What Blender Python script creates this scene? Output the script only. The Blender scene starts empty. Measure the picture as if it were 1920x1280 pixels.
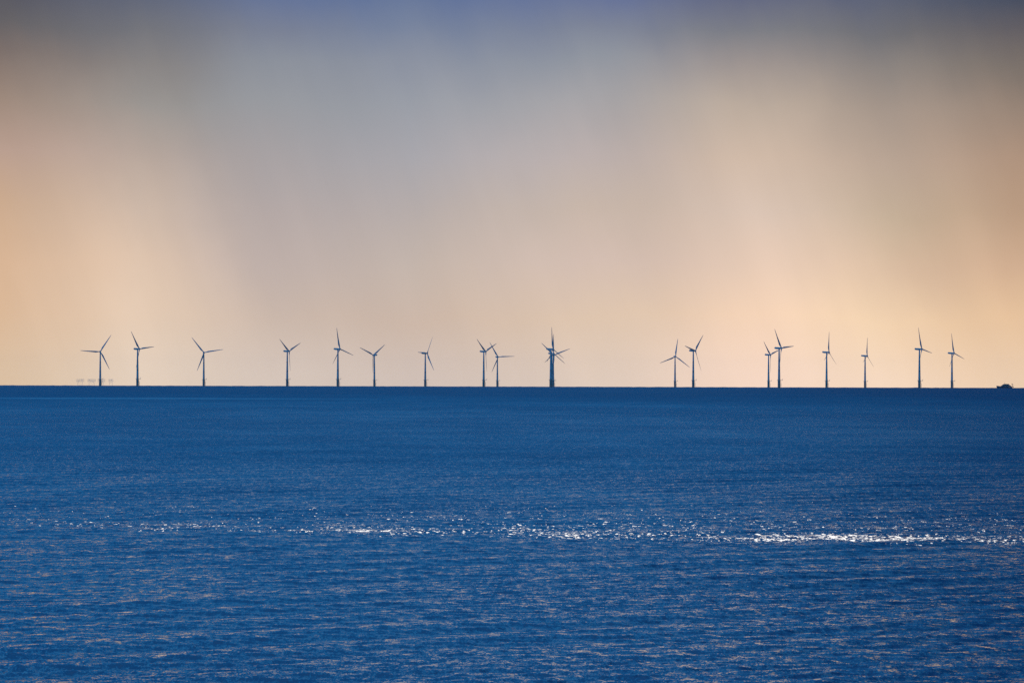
import bpy, bmesh, math, random
import numpy as np
from mathutils import Vector, Matrix

random.seed(7)
rng = np.random.default_rng(11)
S = bpy.context.scene
COL = S.collection
R_EARTH = 6371000.0
CAM_H = 10.0
F_PX = 8051.0                      # focal length in 1920-wide pixels
PI = math.pi


# ------------------------------------------------------------------ helpers
def lin(c):
    o = []
    for v in c:
        v = v / 255.0
        o.append(v / 12.92 if v <= 0.04045 else ((v + 0.055) / 1.055) ** 2.4)
    return o


def drop(d):
    return -d * d / (2 * R_EARTH)


def tag(o, label=None, cat=None, group=None, kind=None):
    if label: o['label'] = label
    if cat: o['category'] = cat
    if group: o['group'] = group
    if kind: o['kind'] = kind
    return o


def empty(name, loc, rz=0.0):
    o = bpy.data.objects.new(name, None)
    o.location = loc
    o.rotation_euler = (0, 0, rz)
    o.empty_display_size = 5
    COL.objects.link(o)
    return o


def obj(name, bm, mat, parent=None, smooth=False, loc=(0, 0, 0)):
    bmesh.ops.recalc_face_normals(bm, faces=bm.faces)
    me = bpy.data.meshes.new(name)
    bm.to_mesh(me)
    bm.free()
    if smooth:
        for p in me.polygons: p.use_smooth = True
    me.materials.append(mat)
    o = bpy.data.objects.new(name, me)
    o.location = loc
    COL.objects.link(o)
    if parent: o.parent = parent
    return o


def box(bm, c, s, taper=1.0, rot=None):
    r = bmesh.ops.create_cube(bm, size=1.0)
    for v in r['verts']:
        k = taper if v.co.z > 0 else 1.0
        v.co = Vector((v.co.x * s[0] * k, v.co.y * s[1] * k, v.co.z * s[2]))
        if rot: v.co = rot @ v.co
        v.co += Vector(c)
    return r['verts']


def lathe(bm, prof, n=24, M=None, caps=True):
    """prof: list of (radius, z)"""
    rings = []
    for (r, z) in prof:
        ring = []
        for i in range(n):
            a = 2 * PI * i / n
            v = Vector((r * math.cos(a), r * math.sin(a), z))
            if M: v = M @ v
            ring.append(bm.verts.new(v))
        rings.append(ring)
    for a, b in zip(rings[:-1], rings[1:]):
        for i in range(n):
            bm.faces.new((a[i], a[(i + 1) % n], b[(i + 1) % n], b[i]))
    if caps:
        bm.faces.new(rings[0][::-1])
        bm.faces.new(rings[-1])
    return rings


def bar(bm, a, b, r, n=6):
    a, b = Vector(a), Vector(b)
    d = b - a
    q = d.to_track_quat('Z', 'Y').to_matrix().to_4x4()
    lathe(bm, [(r, 0), (r, d.length)], n, Matrix.Translation(a) @ q)


def torus(bm, R, r, z, n=32, m=6):
    rings = []
    for i in range(n):
        a = 2 * PI * i / n
        ring = []
        for j in range(m):
            b = 2 * PI * j / m
            rr = R + r * math.cos(b)
            ring.append(bm.verts.new((rr * math.cos(a), rr * math.sin(a), z + r * math.sin(b))))
        rings.append(ring)
    for i in range(n):
        for j in range(m):
            bm.faces.new((rings[i][j], rings[(i + 1) % n][j], rings[(i + 1) % n][(j + 1) % m], rings[i][(j + 1) % m]))


# ------------------------------------------------------------------ node helpers
class NT:
    def __init__(self, tree):
        self.t = tree
        self.n = tree.nodes
        self.l = tree.links

    def new(self, typ, **kw):
        n = self.n.new(typ)
        for k, v in kw.items(): setattr(n, k, v)
        return n

    def put(self, sock, v):
        if hasattr(v, 'is_output') or isinstance(v, bpy.types.NodeSocket):
            self.l.new(v, sock)
        else:
            sock.default_value = v

    def m(self, op, a, b=0.0, c=0.0, clamp=False):
        n = self.new('ShaderNodeMath', operation=op, use_clamp=clamp)
        self.put(n.inputs[0], a); self.put(n.inputs[1], b); self.put(n.inputs[2], c)
        return n.outputs[0]

    def vm(self, op, a, b=None):
        n = self.new('ShaderNodeVectorMath', operation=op)
        self.put(n.inputs[0], a)
        if b is not None: self.put(n.inputs[1], b)
        return n.outputs['Value'] if op in ('LENGTH', 'DOT_PRODUCT') else n.outputs['Vector']

    def sep(self, v):
        n = self.new('ShaderNodeSeparateXYZ'); self.put(n.inputs[0], v)
        return n.outputs

    def comb(self, x, y, z):
        n = self.new('ShaderNodeCombineXYZ')
        for i, v in enumerate((x, y, z)): self.put(n.inputs[i], v)
        return n.outputs[0]

    def smooth(self, v, a, b, to0=0.0, to1=1.0, typ='SMOOTHSTEP'):
        n = self.new('ShaderNodeMapRange', interpolation_type=typ, clamp=True)
        self.put(n.inputs['Value'], v)
        self.put(n.inputs['From Min'], a); self.put(n.inputs['From Max'], b)
        self.put(n.inputs['To Min'], to0); self.put(n.inputs['To Max'], to1)
        return n.outputs['Result']

    def mixc(self, f, a, b, blend='MIX'):
        n = self.new('ShaderNodeMix', data_type='RGBA', blend_type=blend)
        n.clamp_factor = True
        self.put(n.inputs['Factor'], f)
        self.put(n.inputs[6], a); self.put(n.inputs[7], b)
        return n.outputs[2]

    def noise(self, vec, scale=1.0, detail=2.0, rough=0.5, dist=0.0, color=False, dims='3D'):
        n = self.new('ShaderNodeTexNoise', noise_dimensions=dims)
        self.put(n.inputs['Vector'], vec)
        n.inputs['Scale'].default_value = scale
        n.inputs['Detail'].default_value = detail
        n.inputs['Roughness'].default_value = rough
        n.inputs['Distortion'].default_value = dist
        return n.outputs['Color'] if color else n.outputs[0]


def rgba(c): return (c[0], c[1], c[2], 1.0)


# ------------------------------------------------------------------ sun and sky
SUN_EL, SUN_AZ = math.radians(50), math.radians(4)     # azimuth measured from +Y (view) towards +X
sun_dir = Vector((math.sin(SUN_AZ) * math.cos(SUN_EL), math.cos(SUN_AZ) * math.cos(SUN_EL), math.sin(SUN_EL)))
sl = bpy.data.lights.new('sun', 'SUN')
sl.energy = 2.0
sl.angle = math.radians(0.5)
sl.color = (1.0, 0.95, 0.87)
so = bpy.data.objects.new('sun', sl)
so.rotation_euler = sun_dir.to_track_quat('Z', 'Y').to_euler()
so.location = (0, 0, 300)
COL.objects.link(so)

# colour of the rain cloud seen in eight directions (columns) at nine heights
EL_ROWS = [0, 60, 120, 200, 300, 400, 500, 600, 710]
COLS = {
    15: [(89, 89, 99), (102, 99, 102), (124, 111, 106), (158, 138, 125), (187, 160, 145), (205, 172, 144), (220, 184, 152), (222, 186, 152), (220, 190, 156)],
    255: [(99, 105, 123), (116, 117, 124), (137, 133, 132), (155, 150, 146), (182, 166, 156), (205, 184, 168), (222, 196, 174), (230, 204, 180), (232, 210, 188)],
    515: [(103, 117, 151), (122, 129, 148), (140, 145, 155), (154, 156, 161), (170, 164, 165), (184, 172, 169), (196, 180, 173), (208, 188, 174), (216, 198, 184)],
    775: [(99, 117, 155), (118, 131, 158), (138, 145, 161), (154, 158, 167), (170, 168, 173), (184, 174, 171), (198, 182, 171), (206, 184, 168), (210, 192, 180)],
    1115: [(105, 117, 153), (126, 133, 152), (146, 151, 161), (168, 166, 169), (190, 178, 175), (202, 184, 171), (214, 192, 179), (226, 200, 176), (226, 204, 186)],
    1415: [(99, 105, 131), (126, 127, 134), (156, 147, 144), (186, 170, 156), (206, 184, 166), (216, 194, 178), (231, 203, 182), (249, 215, 186), (251, 219, 196)],
    1665: [(94, 99, 116), (112, 111, 115), (140, 132, 127), (168, 152, 140), (188, 167, 150), (200, 178, 154), (222, 193, 166), (245, 213, 178), (250, 220, 192)],
    1905: [(72, 78, 95), (101, 96, 99), (122, 112, 105), (150, 131, 117), (175, 147, 126), (188, 157, 131), (211, 176, 146), (233, 196, 158), (237, 205, 172)],
}
DEG = math.degrees(1 / F_PX)


def px_el(y): return 0.5 + (640 - y) * DEG
def px_az(x): return (x - 960) * DEG


SHAFTS = [(1285, 150, 1420, 520, .5, 2.8, .045), (1560, 250, 1700, 620, .5, 1.5, -.045), (330, 200, 470, 600, .4, 1.8, -.05),
          (560, 250, 640, 620, .45, 1.3, -.035), (820, 300, 900, 650, .4, 1.6, .03), (1080, 150, 1190, 560, .4, 1.4, -.035), (60, 150, 140, 560, .45, 1.4, .04)]


def build_world():
    w = bpy.data.worlds.new('World')
    S.world = w
    w.use_nodes = True
    N = NT(w.node_tree)
    N.n.clear()
    out = N.new('ShaderNodeOutputWorld')
    bg = N.new('ShaderNodeBackground')
    N.l.new(bg.outputs[0], out.inputs[0])
    tc = N.new('ShaderNodeTexCoord')
    d = N.vm('NORMALIZE', tc.outputs['Generated'])
    x, y, z = N.sep(d)
    el = N.m('MULTIPLY', N.m('ARCSINE', z), 180 / PI)
    az = N.m('MULTIPLY', N.m('ARCTAN2', x, y), 180 / PI)
    # slanting rain streaks: wobble the lookup direction
    s1 = N.noise(N.comb(N.m('ADD', az, N.m('MULTIPLY', el, 0.32)), N.m('MULTIPLY', el, 0.16), 3.1), 0.55, 4.0, 0.55)
    s2 = N.noise(N.comb(N.m('ADD', az, N.m('MULTIPLY', el, 0.36)), N.m('MULTIPLY', el, 0.10), 9.4), 1.7, 3.0, 0.5)
    s3 = N.noise(N.comb(az, el, 1.7), 0.38, 3.0, 0.5)
    s4 = N.noise(N.comb(az, el, 6.3), 0.9, 3.0, 0.5)
    azw = N.m('ADD', az, N.m('MULTIPLY', N.m('SUBTRACT', s3, 0.5), 1.1))
    elw = N.m('ADD', el, N.m('MULTIPLY', N.m('SUBTRACT', s1, 0.5), 0.7))
    elw = N.m('ADD', elw, N.m('MULTIPLY', N.m('SUBTRACT', s4, 0.5), 0.35))
    E0, E1 = -0.6, 9.4
    t = N.smooth(elw, E0, E1, typ='LINEAR')
    prev = None
    px = sorted(COLS)
    for i, k in enumerate(px):
        r = N.new('ShaderNodeValToRGB')
        r.color_ramp.interpolation = 'LINEAR'
        e = r.color_ramp.elements
        pts = [((px_el(yy) - E0) / (E1 - E0), rgba(lin(c))) for yy, c in zip(EL_ROWS, COLS[k])]
        top = lin(COLS[k][0])
        pts.append(((7.2 - E0) / (E1 - E0), rgba([top[0] * .62, top[1] * .66, top[2] * .72])))
        pts.sort()
        e[0].position, e[0].color = pts[0]
        e[1].position, e[1].color = pts[-1]
        for p, c in pts[1:-1]:
            q = e.new(p); q.color = c
        N.put(r.inputs[0], t)
        if prev is None:
            prev = r.outputs[0]
        else:
            f = N.smooth(azw, px_az(px[i - 1]), px_az(k), typ='SMOOTHSTEP' if i in (2, 5) else 'LINEAR')
            prev = N.mixc(f, prev, r.outputs[0])
    # soft brightness of the falling rain
    k1 = N.smooth(s2, 0.25, 0.75, 0.977, 1.023, 'LINEAR')
    k2 = N.smooth(s1, 0.25, 0.75, 0.97, 1.03, 'LINEAR')
    kk = N.m('MULTIPLY', k1, k2)
    # a few slanting shafts of thicker and thinner rain
    wob = N.m('MULTIPLY', N.m('SUBTRACT', s4, 0.5), 0.9)
    for (xa, ya, xb, yb, soft, fade, gain) in SHAFTS:
        sl_ = (px_az(xb) - px_az(xa)) / (px_el(yb) - px_el(ya))
        off = px_az(xa) - sl_ * px_el(ya)
        u = N.m('ADD', N.m('SUBTRACT', az, N.m('MULTIPLY_ADD', el, sl_, off)), wob)
        on = N.m('MULTIPLY', N.smooth(u, -soft, soft), N.m('SUBTRACT', 1.0, N.smooth(u, soft, fade)))
        on = N.m('MULTIPLY', on, N.m('MULTIPLY', N.smooth(el, 0.0, 1.2), N.m('SUBTRACT', 1.0, N.smooth(el, 3.4, 4.8))))
        kk = N.m('MULTIPLY', kk, N.m('MULTIPLY_ADD', on, gain, 1.0))
    lift = N.smooth(el, 0.1, 0.75, 1.04, 1.0)
    kk = N.m('MULTIPLY', kk, lift)
    rain = N.vm('MULTIPLY', prev, N.comb(kk, kk, kk))
    # clear deep blue above and behind: Nishita sky, darkened by thin high cloud
    sky = N.new('ShaderNodeTexSky', sky_type='NISHITA', sun_disc=False)
    sky.sun_elevation = SUN_EL
    sky.sun_rotation = SUN_AZ
    sky.altitude = 0
    sky.air_density = 1.0
    sky.dust_density = 0.3
    sky.ozone_density = 3.0
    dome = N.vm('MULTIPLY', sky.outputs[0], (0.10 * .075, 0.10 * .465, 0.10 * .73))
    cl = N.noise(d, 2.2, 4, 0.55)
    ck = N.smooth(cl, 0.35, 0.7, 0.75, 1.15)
    ck = N.m('MULTIPLY', ck, N.smooth(az, 1., 11., 1.04, 0.33))  # unseen sky dimmed to the right so the water there reflects darker
    ck = N.m('MULTIPLY', ck, N.smooth(N.m('ABSOLUTE', az), 60., 150., 1.0, 3.8))     # unseen sky behind the viewer brightened to light the turbines' near sides
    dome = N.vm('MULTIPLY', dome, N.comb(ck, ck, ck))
    f1 = N.smooth(el, 6.0, 11.0)
    f2 = N.smooth(N.m('ABSOLUTE', az), 14.0, 45.0)
    f = N.m('MAXIMUM', f1, f2)
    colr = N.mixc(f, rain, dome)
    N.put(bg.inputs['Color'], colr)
    bg.inputs['Strength'].default_value = 1.0
    w.cycles.sampling_method = 'MANUAL'
    w.cycles.sample_map_resolution = 2048


build_world()


# ------------------------------------------------------------------ materials
def paint(name, col, rough=0.5, var=0.12, scale=0.4):
    m = bpy.data.materials.new(name)
    m.use_nodes = True
    N = NT(m.node_tree)
    b = N.n['Principled BSDF']
    tc = N.new('ShaderNodeTexCoord')
    n = N.noise(tc.outputs['Object'], scale, 4, 0.6)
    k = N.smooth(n, 0.3, 0.7, 1 - var, 1.0)
    c = N.vm('MULTIPLY', N.comb(*col), N.comb(k, k, k))
    N.put(b.inputs['Base Color'], c)
    b.inputs['Roughness'].default_value = rough
    return m


M_TOWER = paint('tower_paint', (0.44, 0.46, 0.50), 0.55)
M_BLADE = paint('blade_paint', (0.44, 0.46, 0.50), 0.5, 0.06)
M_YELLOW = paint('transition_paint', (0.40, 0.41, 0.42), 0.6, 0.2)
M_STEEL = paint('galvanised_steel', (0.42, 0.43, 0.44), 0.6)
M_HULL = paint('hull_paint', (0.04, 0.06, 0.11), 0.5, 0.3)
M_HOUSE = paint('deckhouse_paint', (0.10, 0.12, 0.16), 0.5, 0.2)
M_GLASS = paint('bridge_glass', (0.01, 0.012, 0.015), 0.1)
M_LATTICE = paint('platform_paint', (0.70, 0.68, 0.64), 0.6, 0.2, 0.1)


def water_material():
    m = bpy.data.materials.new('sea_water')
    m.use_nodes = True
    N = NT(m.node_tree)
    b = N.n['Principled BSDF']
    g = N.new('ShaderNodeNewGeometry')
    P = g.outputs['Position']
    x, y, z = N.sep(P)
    # ripples, wavelets, gusts
    nA = N.noise(N.comb(N.m('DIVIDE', x, 0.24), N.m('DIVIDE', y, 0.85), 0.0), 1.0, 2, 0.5, color=True)
    nB = N.noise(N.comb(N.m('DIVIDE', x, 0.8), N.m('DIVIDE', N.m('ADD', y, N.m('MULTIPLY', x, -0.6)), 1.9), 5.0), 1.0, 2, 0.5, color=True)
    nF = N.noise(N.comb(N.m('DIVIDE', x, 0.06), N.m('DIVIDE', y, 0.16), 8.0), 1.0, 1, 0.5, color=True)
    fx, fy, fz = N.sep(nF)
    nC = N.noise(N.comb(N.m('DIVIDE', x, 22.), N.m('DIVIDE', y, 45.), 2.0), 1.0, 4, 0.6)
    nD = N.noise(N.comb(N.m('DIVIDE', x, 160.), N.m('DIVIDE', y, 420.), 7.0), 1.0, 4, 0.6)
    ax, ay, az_ = N.sep(nA)
    bx, by, bz = N.sep(nB)
    bias = N.m('ADD', N.smooth(y, 130., 650., 0.070, 0.18), N.smooth(y, 900., 3500., 0.0, 0.14))
    bias = N.m('MULTIPLY_ADD', N.m('SUBTRACT', fy, 0.5), 0.52, bias)
    ty = N.m('MULTIPLY_ADD', N.m('SUBTRACT', ay, 0.5), 0.40, bias)
    ty = N.m('MULTIPLY_ADD', N.m('SUBTRACT', by, 0.5), 0.20, ty)
    gust = N.m('ADD', N.smooth(nC, 0.3, 0.7, 0.0, 0.35), N.smooth(nD, 0.3, 0.7, 0.65, 1.0))
    # slick: calmer lane far out
    lane = N.m('SUBTRACT', 1.0, N.smooth(N.m('ABSOLUTE', N.m('SUBTRACT', y, 2190.)), 15., 130.))
    lane = N.m('MULTIPLY', lane, N.m('SUBTRACT', 1.0, N.smooth(x, -130., -20.)))
    calm = N.m('SUBTRACT', 1.0, N.m('MULTIPLY', lane, 0.42))
    ty = N.m('MULTIPLY', N.m('MULTIPLY', ty, gust), calm)
    tx = N.m('ADD', N.m('MULTIPLY', N.m('SUBTRACT', ax, 0.5), 0.35), N.m('MULTIPLY', N.m('SUBTRACT', bx, 0.5), 0.2))
    gx, gy, gz = N.sep(g.outputs['Normal'])
    ty = N.m('SUBTRACT', ty, N.m('DIVIDE', gy, gz))          # add the slope of the relief itself
    tx = N.m('ADD', tx, N.m('DIVIDE', gx, gz))
    ty = N.m('SMOOTH_MIN', ty, 0.30, 0.08)
    # ruffled strip that catches the sun
    yy = N.m('ADD', y, N.m('MULTIPLY', x, 0.42))
    yy = N.m('ADD', yy, N.m('MULTIPLY', N.m('SUBTRACT', nC, 0.5), 10.))
    nG = N.noise(N.comb(N.m('DIVIDE', x, 0.36), N.m('DIVIDE', y, 0.9), 11.0), 1.0, 3, 0.65)
    nH = N.noise(N.comb(N.m('DIVIDE', x, 4.5), N.m('DIVIDE', y, 3.2), 13.0), 1.0, 2, 0.5)
    nG = N.m('MULTIPLY_ADD', N.m('SUBTRACT', nH, 0.5), 0.34, nG)
    core = N.m('MULTIPLY', N.smooth(yy, 268., 275.), N.m('SUBTRACT', 1.0, N.smooth(yy, 280., 294.)))
    tail = N.m('MULTIPLY', N.smooth(yy, 255., 280.), N.m('SUBTRACT', 1.0, N.smooth(yy, 290., 420.)))
    patch = N.smooth(N.noise(N.comb(N.m('DIVIDE', x, 9.), N.m('DIVIDE', y, 30.), 4.0), 1.0, 2, 0.5), 0.30, 0.64)
    right = N.smooth(x, -18., 10., 0.68, 1.0)
    act = N.m('ADD', N.m('MULTIPLY', N.m('MULTIPLY', core, patch), N.m('MULTIPLY', right, 0.152)), N.m('MULTIPLY', tail, N.m('MULTIPLY_ADD', right, 0.06, 0.128)))
    th = N.m('SUBTRACT', 0.79, act)
    gl = N.smooth(nG, th, N.m('ADD', th, 0.06))
    tyg = N.m('MULTIPLY_ADD', N.m('SUBTRACT', ay, 0.5), 0.5, 0.44)
    ty = N.m('MULTIPLY_ADD', N.m('SUBTRACT', tyg, ty), gl, ty)
    tx = N.m('ADD', tx, N.m('MULTIPLY', gl, N.m('MULTIPLY', N.m('SUBTRACT', az_, 0.5), 1.0)))
    ty = N.m('MAXIMUM', ty, -0.01)
    n = N.vm('NORMALIZE', N.comb(tx, N.m('MULTIPLY', ty, -1.0), 1.0))
    N.put(b.inputs['Normal'], n)
    b.inputs['Base Color'].default_value = (0.002, 0.036, 0.130, 1)
    N.put(b.inputs['Roughness'], N.m('MULTIPLY_ADD', gl, 0.17, 0.07))
    b.inputs['IOR'].default_value = 1.333
    return m


# ------------------------------------------------------------------ the sea: one curved sheet
def build_sea():
    ang_f = np.radians(np.linspace(-12, 12, 461))
    ang_c = np.radians(np.linspace(12, 348, 57))[1:-1]
    ang = np.concatenate([ang_f, ang_c])                # closed ring, measured from +Y clockwise
    rows = [4, 12, 30, 60, 90, 110, 124]
    r = 130.0
    while r < 300: rows.append(r); r += 0.22
    st = 0.22
    while r < 700: rows.append(r); st *= 1.006; r += st
    while r < 26800: rows.append(r); st *= 1.07; r += st
    rows.append(26800.0)
    rows = np.array(rows)
    A, Rr = np.meshgrid(ang, rows)
    X = Rr * np.sin(A); Y = Rr * np.cos(A)
    Z = -Rr * Rr / (2 * R_EARTH)
    # swell and wind waves as real relief near the shore
    H = np.zeros_like(Z)
    comps = []
    for i in range(90):                                  # short-crested wind ripples
        lam = 0.55 * (2.8 / 0.55) ** rng.random()
        comps.append((lam, math.radians(rng.normal(15, 48)), 0.0026 * lam ** 0.9 * (0.5 + rng.random())))
    for i in range(10):                                  # low swell running in at an angle
        lam = 5.0 * 2.2 ** rng.random()
        comps.append((lam, math.radians(rng.normal(42, 8)), 0.0034 * lam ** 0.9))
    for lam, th, amp in comps:
        k = 2 * PI / lam
        ph = rng.random() * 2 * PI
        fade = np.clip(1.6 - Rr / (lam * (230 if lam < 4.9 else 65)), 0, 1)
        H += amp * fade * np.sin(k * (X * -math.sin(th) + Y * math.cos(th)) + ph)
    inner = np.clip((np.abs(np.where(A > PI, A - 2 * PI, A)) < math.radians(12.01)) * 1.0, 0, 1)
    edge = np.clip((math.radians(12) - np.abs(np.where(A > PI, A - 2 * PI, A))) / math.radians(1.5), 0, 1)
    Z = Z + H * inner * edge * np.clip((Rr - 124) / 8, 0, 1)
    # uneven far rim
    far = np.clip((Rr - 9000) / 1500, 0, 1) * inner
    Z = Z + far * rng.normal(0, 0.22, Z.shape)
    nr, nc = Z.shape
    co = np.stack([X, Y, Z], -1).reshape(-1, 3)
    co = np.vstack([co, [[0, 0, 0]]]).astype(np.float32)
    i = np.arange(nr - 1)[:, None] * nc
    j = np.arange(nc)[None, :]
    j2 = (j + 1) % nc
    quads = np.stack([i + j, i + nc + j, i + nc + j2, i + j2], -1).reshape(-1, 4)
    quads = quads[:, ::-1]
    tris = np.stack([np.full(nc, nr * nc), np.arange(nc), (np.arange(nc) + 1) % nc], -1)[:, ::-1]
    nq, nt = len(quads), len(tris)
    me = bpy.data.meshes.new('sea')
    me.vertices.add(len(co)); me.vertices.foreach_set('co', co.ravel())
    me.loops.add(nq * 4 + nt * 3)
    me.loops.foreach_set('vertex_index', np.concatenate([quads.ravel(), tris.ravel()]).astype(np.int32))
    me.polygons.add(nq + nt)
    me.polygons.foreach_set('loop_start', np.concatenate([np.arange(nq) * 4, nq * 4 + np.arange(nt) * 3]).astype(np.int32))
    me.update(calc_edges=True)
    me.validate()
    me.polygons.foreach_set('use_smooth', np.ones(len(me.polygons), dtype=bool))
    if me.polygons[nq // 2].normal.z < 0:
        me.flip_normals()
    me.materials.append(water_material())
    o = bpy.data.objects.new('sea', me)
    COL.objects.link(o)
    o['kind'] = 'structure'
    return o


build_sea()

# ------------------------------------------------------------------ camera
ROLL = math.atan2(5.0, 1920.0)
PITCH = math.radians(0.5)
cam = bpy.data.cameras.new('camera')
cam.sensor_width = 36.0
cam.lens = 36.0 * F_PX / 1920.0
cam.clip_start = 0.5
cam.clip_end = 300000
co = bpy.data.objects.new('camera', cam)
co.location = (0, 0, CAM_H)
fw = Vector((0, math.cos(PITCH), math.sin(PITCH)))
up = Vector((0, -math.sin(PITCH), math.cos(PITCH)))
rt = Vector((1, 0, 0))
# the photograph's horizon falls to the right: camera rolled anticlockwise
rt2 = rt * math.cos(ROLL) + up * math.sin(ROLL)
up2 = up * math.cos(ROLL) - rt * math.sin(ROLL)
co.rotation_euler = Matrix((rt2, up2, -fw)).transposed().to_euler()
COL.objects.link(co)
S.camera = co


def ground_at(px, dist):
    """point of the sea in the direction of column px, at a distance in metres"""
    a = math.atan((px - 960 + 84 * math.sin(ROLL)) / F_PX)
    return (dist * math.sin(a), dist * math.cos(a), drop(dist))


# ------------------------------------------------------------------ wind turbine
HUB = 68.0
BL = 40.0
TILT = math.radians(5)
HUB_Y = -4.6                      # rotor centre ahead of the tower axis (local -Y is the front)


def blade_bm():
    """blade along +Z from the hub; leading edge to +X, pitched and twisted"""
    bm = bmesh.new()
    secs = []
    for i in range(15):
        t = i / 14
        z = 1.1 + t * (BL - 1.1)
        if t < .04: ch, th = 1.9, 1.9
        elif t < .2:
            k = (t - .04) / .16; k = k * k * (3 - 2 * k)
            ch, th = 1.9 + k * 1.7, 1.9 - k * 1.1
        else:
            k = (t - .2) / .8
            ch, th = 3.6 - 2.9 * k ** .85, .8 - .68 * k
        if i == 14: ch, th = .35, .06
        tw = math.radians(34 - 18 * min(1, t * 1.6))
        pre = -0.9 * t * t        # slight forward bend
        cone = -math.sin(math.radians(2)) * z
        ring = []
        n = 12
        for j in range(n):
            a = 2 * PI * j / n
            u = math.cos(a) * .5 + (0.5 - 0.32) * (0 if t < .04 else min(1, (t - .04) / .12)) * -1
            v = math.sin(a) * .5
            if t > .08: v *= 0.55 + 0.45 * math.cos(a) if math.cos(a) < 0 else 1.0
            X, Yy = u * ch, v * th
            xr = X * math.cos(tw) + Yy * math.sin(tw)
            yr = -X * math.sin(tw) + Yy * math.cos(tw)
            ring.append(bm.verts.new((xr, yr + pre + cone, z)))
        secs.append(ring)
    for a, b in zip(secs[:-1], secs[1:]):
        for j in range(12):
            bm.faces.new((a[j], a[(j + 1) % 12], b[(j + 1) % 12], b[j]))
    bm.faces.new(secs[0]); bm.faces.new(secs[-1])
    return bm


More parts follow.
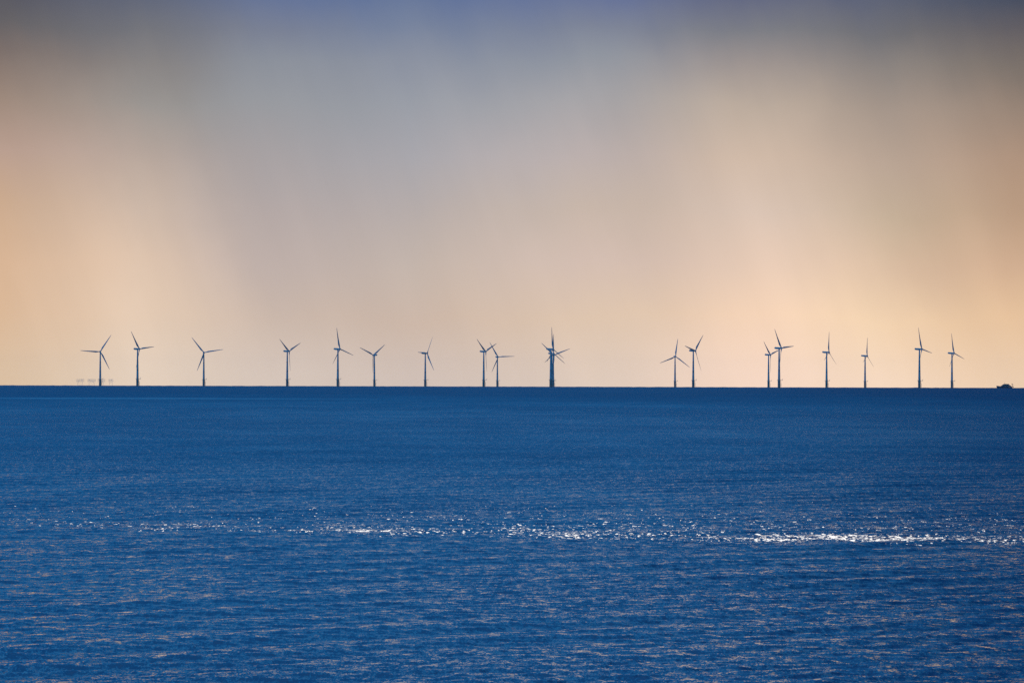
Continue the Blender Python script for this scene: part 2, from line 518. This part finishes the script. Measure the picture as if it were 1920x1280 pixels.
def make_turbine():
    root = empty('wind_turbine', (0, 0, 0))
    # foundation pile and transition piece
    bm = bmesh.new()
    lathe(bm, [(2.35, -8), (2.35, 12.2), (2.6, 12.3), (2.6, 12.7), (2.2, 12.8)], 28)
    f = obj('foundation', bm, M_YELLOW, root, True)
    # boat landing: two fender tubes with a ladder
    bm = bmesh.new()
    for s in (-.7, .7):
        bar(bm, (3.5, s, -3), (3.5, s, 8.5), .17)
        for z in (0.5, 4, 8): bar(bm, (2.2, s, z), (3.5, s, z), .16)
    for k in range(22): bar(bm, (3.3, -.35, -1.5 + k * .62), (3.3, .35, -1.5 + k * .62), .04)
    for s in (-.35, .35): bar(bm, (3.3, s, -2), (3.3, s, 12.4), .06)
    obj('boat_landing', bm, M_YELLOW, f)
    # platform with railing and crane
    bm = bmesh.new()
    lathe(bm, [(2.3, 12.85), (3.6, 12.85), (3.6, 13.15), (2.3, 13.15)], 28)
    box(bm, (4.3, 0, 13.0), (3.4, 3.2, .28))
    p = obj('platform', bm, M_STEEL, root)
    bm = bmesh.new()
    for i in range(20):
        a = 2 * PI * i / 20
        if abs(math.sin(a)) < .45 and math.cos(a) > 0: continue
        bar(bm, (3.5 * math.cos(a), 3.5 * math.sin(a), 13.1), (3.5 * math.cos(a), 3.5 * math.sin(a), 14.3), .05)
    torus(bm, 3.5, .05, 14.3); torus(bm, 3.5, .04, 13.75)
    for sx, sy in ((4.2, -1.5), (5.9, -1.5), (5.9, 0), (5.9, 1.5), (4.2, 1.5)):
        bar(bm, (sx, sy, 13.1), (sx, sy, 14.3), .06)
    for z in (13.75, 14.3):
        bar(bm, (3.3, -1.5, z), (5.9, -1.5, z), .05); bar(bm, (5.9, -1.5, z), (5.9, 1.5, z), .05); bar(bm, (5.9, 1.5, z), (3.3, 1.5, z), .05)
    obj('railing', bm, M_STEEL, p)
    bm = bmesh.new()
    bar(bm, (5.2, 1.0, 13.1), (5.2, 1.0, 15.6), .16, 8)
    bar(bm, (5.2, 1.0, 15.5), (6.6, .2, 15.9), .11, 8)
    bar(bm, (5.2, 1.0, 14.4), (5.9, .6, 15.7), .08, 8)
    obj('davit_crane', bm, M_YELLOW, p)
    # tower
    bm = bmesh.new()
    prof = [(2.1, 12.82)]
    for k in range(1, 13):
        z = 12.82 + (HUB - 2.1 - 12.82) * k / 12
        prof.append((2.1 - 0.95 * k / 12, z))
        if k in (4, 8): prof += [(2.17 - 0.95 * k / 12, z + .02), (2.17 - 0.95 * k / 12, z + .25), (2.1 - 0.95 * k / 12, z + .27)]
    lathe(bm, prof, 28)
    t = obj('tower', bm, M_TOWER, root, True)
    bm = bmesh.new()
    box(bm, (0, -2.06, 14.4), (.95, .16, 2.2))
    obj('door', bm, M_STEEL, t)
    # nacelle: lofted rounded box
    bm = bmesh.new()
    rings = []
    for (yy, hw, zb, zt) in [(-3.0, .9, -.9, 1.0), (-2.5, 1.35, -1.45, 1.55), (0, 1.6, -1.75, 1.85), (4.5, 1.65, -1.7, 1.95), (7.2, 1.5, -1.25, 1.9), (8.6, 1.2, -.7, 1.75)]:
        ring = []
        for j in range(16):
            a = 2 * PI * j / 16
            ca, sa = math.cos(a), math.sin(a)
            q = 0.35
            px_ = math.copysign(abs(ca) ** q, ca) * hw
            pz = math.copysign(abs(sa) ** q, sa)
            pz = zb + (pz + 1) / 2 * (zt - zb)
            ring.append(bm.verts.new((px_, yy, HUB + pz)))
        rings.append(ring)
    for a, b in zip(rings[:-1], rings[1:]):
        for j in range(16):
            bm.faces.new((a[j], a[(j + 1) % 16], b[(j + 1) % 16], b[j]))
    bm.faces.new(rings[0]); bm.faces.new(rings[-1])
    lathe(bm, [(1.25, HUB - 2.4), (1.5, HUB - 1.6)], 24)
    nac = obj('nacelle', bm, M_TOWER, root)
    bm = bmesh.new()
    bar(bm, (.6, 7.0, HUB + 1.8), (.6, 7.0, HUB + 3.3), .07); bar(bm, (-.6, 7.0, HUB + 1.8), (-.6, 7.0, HUB + 3.3), .07)
    bar(bm, (-.9, 7.0, HUB + 3.0), (.9, 7.0, HUB + 3.0), .06)
    obj('wind_sensor', bm, M_STEEL, nac)
    # hub and spinner
    bm = bmesh.new()
    Mx = Matrix.Translation((0, HUB_Y, HUB)) @ Matrix.Rotation(-TILT, 4, 'X') @ Matrix.Rotation(PI / 2, 4, 'X')
    lathe(bm, [(1.25, -1.7), (1.55, -1.0), (1.6, 0), (1.45, .9), (1.0, 1.7), (.45, 2.1), (.05, 2.2)], 24, Mx)
    obj('rotor_hub', bm, M_TOWER, root, True)
    b0 = obj('blade', blade_bm(), M_BLADE, root, True)
    bl = [b0]
    for k in (1, 2):
        b = b0.copy(); COL.objects.link(b); bl.append(b)
    return root, bl


def set_rotor(blades, phase):
    for k, b in enumerate(blades):
        Mx = Matrix.Translation((0, HUB_Y, HUB)) @ Matrix.Rotation(-TILT, 4, 'X') @ Matrix.Rotation(math.radians(phase + 120 * k), 4, 'Y')
        b.matrix_local = Mx
    return


def copy_tree(o, parent=None):
    c = o.copy(); COL.objects.link(c)
    if parent is not None: c.parent = parent
    for ch in o.children: copy_tree(ch, c)
    return c


GROUP = 'wind turbines standing along the sea horizon'
# column, distance, yaw (0 faces the shore, positive turns its front to the right), blade angle seen, label
TURB = [
    (187.9, 8590, 6, 33, 'leftmost wind turbine, among the faint pale platforms, one blade level to the left'),
    (257.8, 7900, 55, -36, 'wind turbine just right of the faint platforms, one blade level to the right'),
    (382.0, 8750, 8, -39, 'face-on wind turbine alone third from the left, one blade crossing low left'),
    (538.5, 8330, 57, -54, 'wind turbine fourth from left, two blades in a V, rear end pointing left'),
    (633.4, 7780, 57, -13, 'tall wind turbine fifth from left, one blade upright, one dropping to the right'),
    (701.9, 9350, -141, -66, 'small wind turbine sixth from left, blades in a wide V, rear end poking right'),
    (797.3, 8780, 123, 33, 'wind turbine seventh from left, thin blade up, thick blade hanging down right'),
    (906.9, 8270, 57, -53, 'wind turbine with V blades, the right one overlapping the smaller turbine beside it'),
    (932.5, 9850, 24, -32, 'small wind turbine on the right of the overlapping left-centre pair, one blade level'),
    (1032.6, 7680, 63, -5, 'tallest wind turbine of the central bunch of three, its blade pointing straight up'),
    (1034.6, 8750, 52, 2, 'middle-height wind turbine of the central bunch, mostly hidden behind the tallest one'),
    (1037.3, 9200, 26, -50, 'shortest wind turbine of the central bunch, on its right side, blades spread wide'),
    (1265.6, 9550, 12, 8, 'small face-on wind turbine right of centre, blades like an upside-down Y'),
    (1299.8, 7950, 55, 43, 'tall wind turbine beside the small upside-down Y one, blade raised to upper right'),
    (1441.0, 8950, 57, -46, 'shorter wind turbine of the close right-hand pair, blade reaching to the taller tower'),
    (1460.7, 7350, 57, -35, 'taller wind turbine of the close right-hand pair, one blade level to the right'),
    (1549.8, 8250, 66, 7, 'wind turbine fourth from the right end, nearly side-on, one blade straight up'),
    (1621.9, 9200, 66, 8, 'small wind turbine third from the right end, side-on, two thin blades hanging below'),
    (1723.8, 7500, 62, -20, 'tall wind turbine second from the right end, blade up and another pointing right'),
    (1784.8, 8420, 57, -13, 'rightmost wind turbine, nearest to the dark ship on the horizon'),
]
proto, pblades = make_turbine()
for i, (px, D, yaw, ph, label) in enumerate(TURB):
    if i == 0:
        root, blades = proto, pblades
    else:
        root = copy_tree(proto)
        blades = [c for c in root.children if c.name.startswith('blade')]
    root.location = ground_at(px, D)
    root.rotation_euler = (0, 0, math.radians(yaw))
    cph = ph if abs(yaw) <= 90 else -ph
    set_rotor(blades, cph)
    # access platform and landing stage keep facing the same way on every foundation
    for c in root.children:
        if c.name.startswith(('foundation', 'platform')):
            c.rotation_euler = (0, 0, -math.radians(yaw) + math.radians(-12))
    tag(root, label, 'wind turbine', GROUP)


# ------------------------------------------------------------------ ship
def make_ship():
    root = empty('ship', ground_at(1885, 9000), math.radians(3))
    # hull: loft along X, bow at -X
    bm = bmesh.new()
    st = [(-19.0, .15, 4.6, 3.2), (-17.2, 1.6, 4.9, -.5), (-14.5, 3.0, 4.3, -2), (-9, 4.2, 3.5, -2.2), (0, 4.5, 2.9, -2.2), (9, 4.4, 2.6, -2.2), (13.5, 4.0, 2.6, -1.2), (14.2, 3.8, 2.6, .2)]
    rings = []
    for (x, hw, zt, zb) in st:
        zm = zb + (zt - zb) * .45
        pts = [(-hw, zt), (-hw * .92, zm), (-hw * .4, zb), (hw * .4, zb), (hw * .92, zm), (hw, zt)]
        rings.append([bm.verts.new((x, a, c)) for a, c in pts])
    for a, b in zip(rings[:-1], rings[1:]):
        for j in range(6):
            bm.faces.new((a[j], a[(j + 1) % 6], b[(j + 1) % 6], b[j]))
    bm.faces.new(rings[0]); bm.faces.new(rings[-1])
    h = obj('hull', bm, M_HULL, root)
    bm = bmesh.new()
    for s in (-1, 1):
        bar(bm, (-16.5, s * 1.9, 4.9), (-9.5, s * 4.0, 4.7), .06)
        bar(bm, (9.5, s * 4.2, 3.6), (13.8, s * 3.8, 3.6), .06)
        for x, y0, z in ((-14, 2.9, 4.2), (-11, 3.6, 3.8), (10, 4.2, 2.6), (12, 4.0, 2.6), (13.6, 3.8, 2.6)):
            bar(bm, (x, s * y0, z), (x, s * y0, z + 1.0), .06)
    obj('railing', bm, M_STEEL, h)

    def tier(x0, x1, xs0, xs1, hw, z0, z1):
        bm = bmesh.new()
        lo = [bm.verts.new(v) for v in ((x0, -hw, z0), (x1, -hw, z0), (x1, hw, z0), (x0, hw, z0))]
        hi = [bm.verts.new(v) for v in ((xs0, -hw * .92, z1), (xs1, -hw * .92, z1), (xs1, hw * .92, z1), (xs0, hw * .92, z1))]
        bm.faces.new(lo[::-1]); bm.faces.new(hi)
        for j in range(4): bm.faces.new((lo[j], lo[(j + 1) % 4], hi[(j + 1) % 4], hi[j]))
        bmesh.ops.bevel(bm, geom=bm.edges[:], offset=.25, segments=2, affect='EDGES')
        return bm
    d = obj('deckhouse', tier(-11, 12.6, -8.2, 11.2, 3.6, 2.7, 5.3), M_HOUSE, root)
    bm = bmesh.new()
    for s in (-1, 1):
        for k in range(7):
            Mx = Matrix.Translation((-6.5 + k * 2.5, s * 3.47, 4.2)) @ Matrix.Rotation(PI / 2, 4, 'X')
            lathe(bm, [(.28, -.12), (.28, .12)], 12, Mx)
    obj('porthole', bm, M_GLASS, d)
    br = obj('bridge', tier(-7.6, 9.6, -5.6, 8.0, 3.1, 5.25, 7.3), M_HOUSE, root)
    bm = bmesh.new()
    for s in (-1, 1):
        for k in range(6): box(bm, (-4.0 + k * 2.0, s * 3.0, 6.5), (1.5, .22, .75))
    for k in range(3): box(bm, (-6.42, -1.8 + k * 1.8, 6.5), (.25, 1.4, .75))
    obj('window', bm, M_GLASS, br)
    w = obj('wheelhouse', tier(-4.6, 6.4, -3.2, 4.4, 2.6, 7.25, 8.7), M_HOUSE, root)
    # mast with radar
    bm = bmesh.new()
    bar(bm, (-2.6, 0, 8.6), (-1.2, 0, 12.2), .14, 8)
    bar(bm, (-1.9, -1.2, 10.6), (-1.9, 1.2, 10.6), .08)
    bar(bm, (.2, 0, 8.6), (-1.4, 0, 11.6), .09)
    m_ = obj('mast', bm, M_STEEL, root)
    bm = bmesh.new(); box(bm, (-1.75, 0, 11.15), (.3, 2.4, .3))
    obj('radar', bm, M_STEEL, m_)
    bm = bmesh.new()
    lathe(bm, [(.75, 0), (.65, 1.5), (.7, 1.55), (.7, 1.7)], 16, Matrix.Translation((6.6, 0, 7.25)))
    obj('funnel', bm, M_HULL, root, False)
    # stern gantry and boat davit
    bm = bmesh.new()
    for s in (-1, 1):
        bar(bm, (13.6, s * 2.6, 2.6), (16.0, s * 2.2, 6.0), .28, 8)
        bar(bm, (16.0, s * 2.2, 6.0), (14.2, s * 2.0, 8.9), .24, 8)
        bar(bm, (11.6, s * 2.4, 5.3), (14.3, s * 2.0, 8.7), .09, 6)
    bar(bm, (14.2, -2.1, 8.9), (14.2, 2.1, 8.9), .3, 8)
    bar(bm, (12.6, 0, 9.2), (16.2, 0, 8.5), .2, 8)
    obj('stern_gantry', bm, M_HULL, root)
    bm = bmesh.new()
    bar(bm, (12.6, 0, 2.0), (16.8, 0, 2.0), .4, 8)
    box(bm, (16.6, 0, 2.6), (.9, 5.0, 1.5))
    obj('stern_platform', bm, M_HULL, root)
    tag(root, 'dark low ship with domed superstructure and stern gantry on the horizon at far right', 'ship')


make_ship()


# ------------------------------------------------------------------ far gas platforms
def make_platform(px, w, dep, mods, label, D=25000):
    root = empty('offshore_platform', ground_at(px, D))
    ZB, ZT = 36.0, 53.0
    # jacket: four raked legs with bracing
    bm = bmesh.new()
    a, b = w * .30, dep * .35
    lv = [(-6, 1.25), (12, 1.12), (26, 1.04), (ZB, 1.0)]
    for sx in (-1, 1):
        for sy in (-1, 1):
            bar(bm, (sx * a * 1.25, sy * b * 1.25, -6), (sx * a, sy * b, ZB), .2)
    for (z0, k0), (z1, k1) in zip(lv[:-1], lv[1:]):
        for sy in (-1, 1):
            bar(bm, (-a * k0, sy * b * k0, z0), (a * k1, sy * b * k1, z1), .1)
            bar(bm, (-a * k1, sy * b * k1, z1), (a * k1, sy * b * k1, z1), .1)
        for sx in (-1, 1):
            bar(bm, (sx * a * k0, -b * k0, z0), (sx * a * k1, b * k1, z1), .1)
    obj('jacket', bm, M_LATTICE, root)
    # topside: open steel frames, three-metre bays; sparse thin bars imitate fading in haze
    bm = bmesh.new()
    nb = int(w / 3)
    zs = [ZB + (ZT - ZB) * k / 6 for k in range(7)]
    for sy in (-1, 1):
        for z in zs: bar(bm, (-w / 2, sy * dep / 2, z), (w / 2, sy * dep / 2, z), .115, 4)
        for k in range(nb + 1):
            x = -w / 2 + w * k / nb
            bar(bm, (x, sy * dep / 2, ZB), (x, sy * dep / 2, ZT), .115, 4)
            if k < nb and k % 2 == 0:
                for z0, z1 in zip(zs[::2], zs[1::2]): bar(bm, (x, sy * dep / 2, z0), (x + w / nb, sy * dep / 2, z1), .09, 4)
    for z in zs[::2]:
        for k in range(nb + 1): bar(bm, (-w / 2 + w * k / nb, -dep / 2, z), (-w / 2 + w * k / nb, dep / 2, z), .08, 4)
    t = obj('topside', bm, M_LATTICE, root)
    bm = bmesh.new()
    for (cx, cz, sx, sz) in mods: box(bm, (cx, 0, cz), (sx, dep * .5, sz))
    obj('equipment_module', bm, M_LATTICE, t)
    tag(root, label, 'oil platform', 'faint pale platforms beyond the left turbine')


make_platform(150.4, 45, 26, [(-9, 39, 5, 2), (10, 47.5, 5, 2)], 'faint pale wide platform, leftmost of the four far platforms at left')
make_platform(171.8, 45, 26, [(4, 39.2, 5, 2), (-12, 47.5, 4, 2)], 'faint pale wide platform second from left, left of the leftmost turbine tower')
make_platform(190.2, 42, 26, [(6, 39, 5, 2)], 'faint pale platform partly hidden behind the leftmost turbine tower')
make_platform(208.0, 25, 22, [(2, 47.5, 4, 2)], 'faint pale narrow platform, rightmost of the four far platforms')

# ------------------------------------------------------------------ air
bm = bmesh.new()
box(bm, (0, 0, 35), (54000, 54000, 200))
hm = bpy.data.materials.new('haze_air')
hm.use_nodes = True
HN = NT(hm.node_tree)
HN.n.remove(HN.n['Principled BSDF'])
pv = HN.new('ShaderNodeVolumePrincipled')
pv.inputs['Color'].default_value = (0.80, 0.88, 0.97, 1)
pv.inputs['Density'].default_value = 0.4e-5
pv.inputs['Anisotropy'].default_value = 0.3
HN.l.new(pv.outputs[0], HN.n['Material Output'].inputs['Volume'])
tag(obj('haze', bm, hm), kind='stuff')

# ------------------------------------------------------------------ render settings
S.render.engine = 'CYCLES'
S.view_settings.view_transform = 'Standard'
S.view_settings.look = 'None'
S.view_settings.exposure = 0.0
S.view_settings.gamma = 1.0
S.cycles.max_bounces = 4
S.cycles.diffuse_bounces = 2
S.cycles.glossy_bounces = 3
S.cycles.volume_bounces = 0
S.cycles.sample_clamp_direct = 1.4
S.cycles.sample_clamp_indirect = 3.0
S.cycles.use_denoising = False
S.cycles.use_adaptive_sampling = False
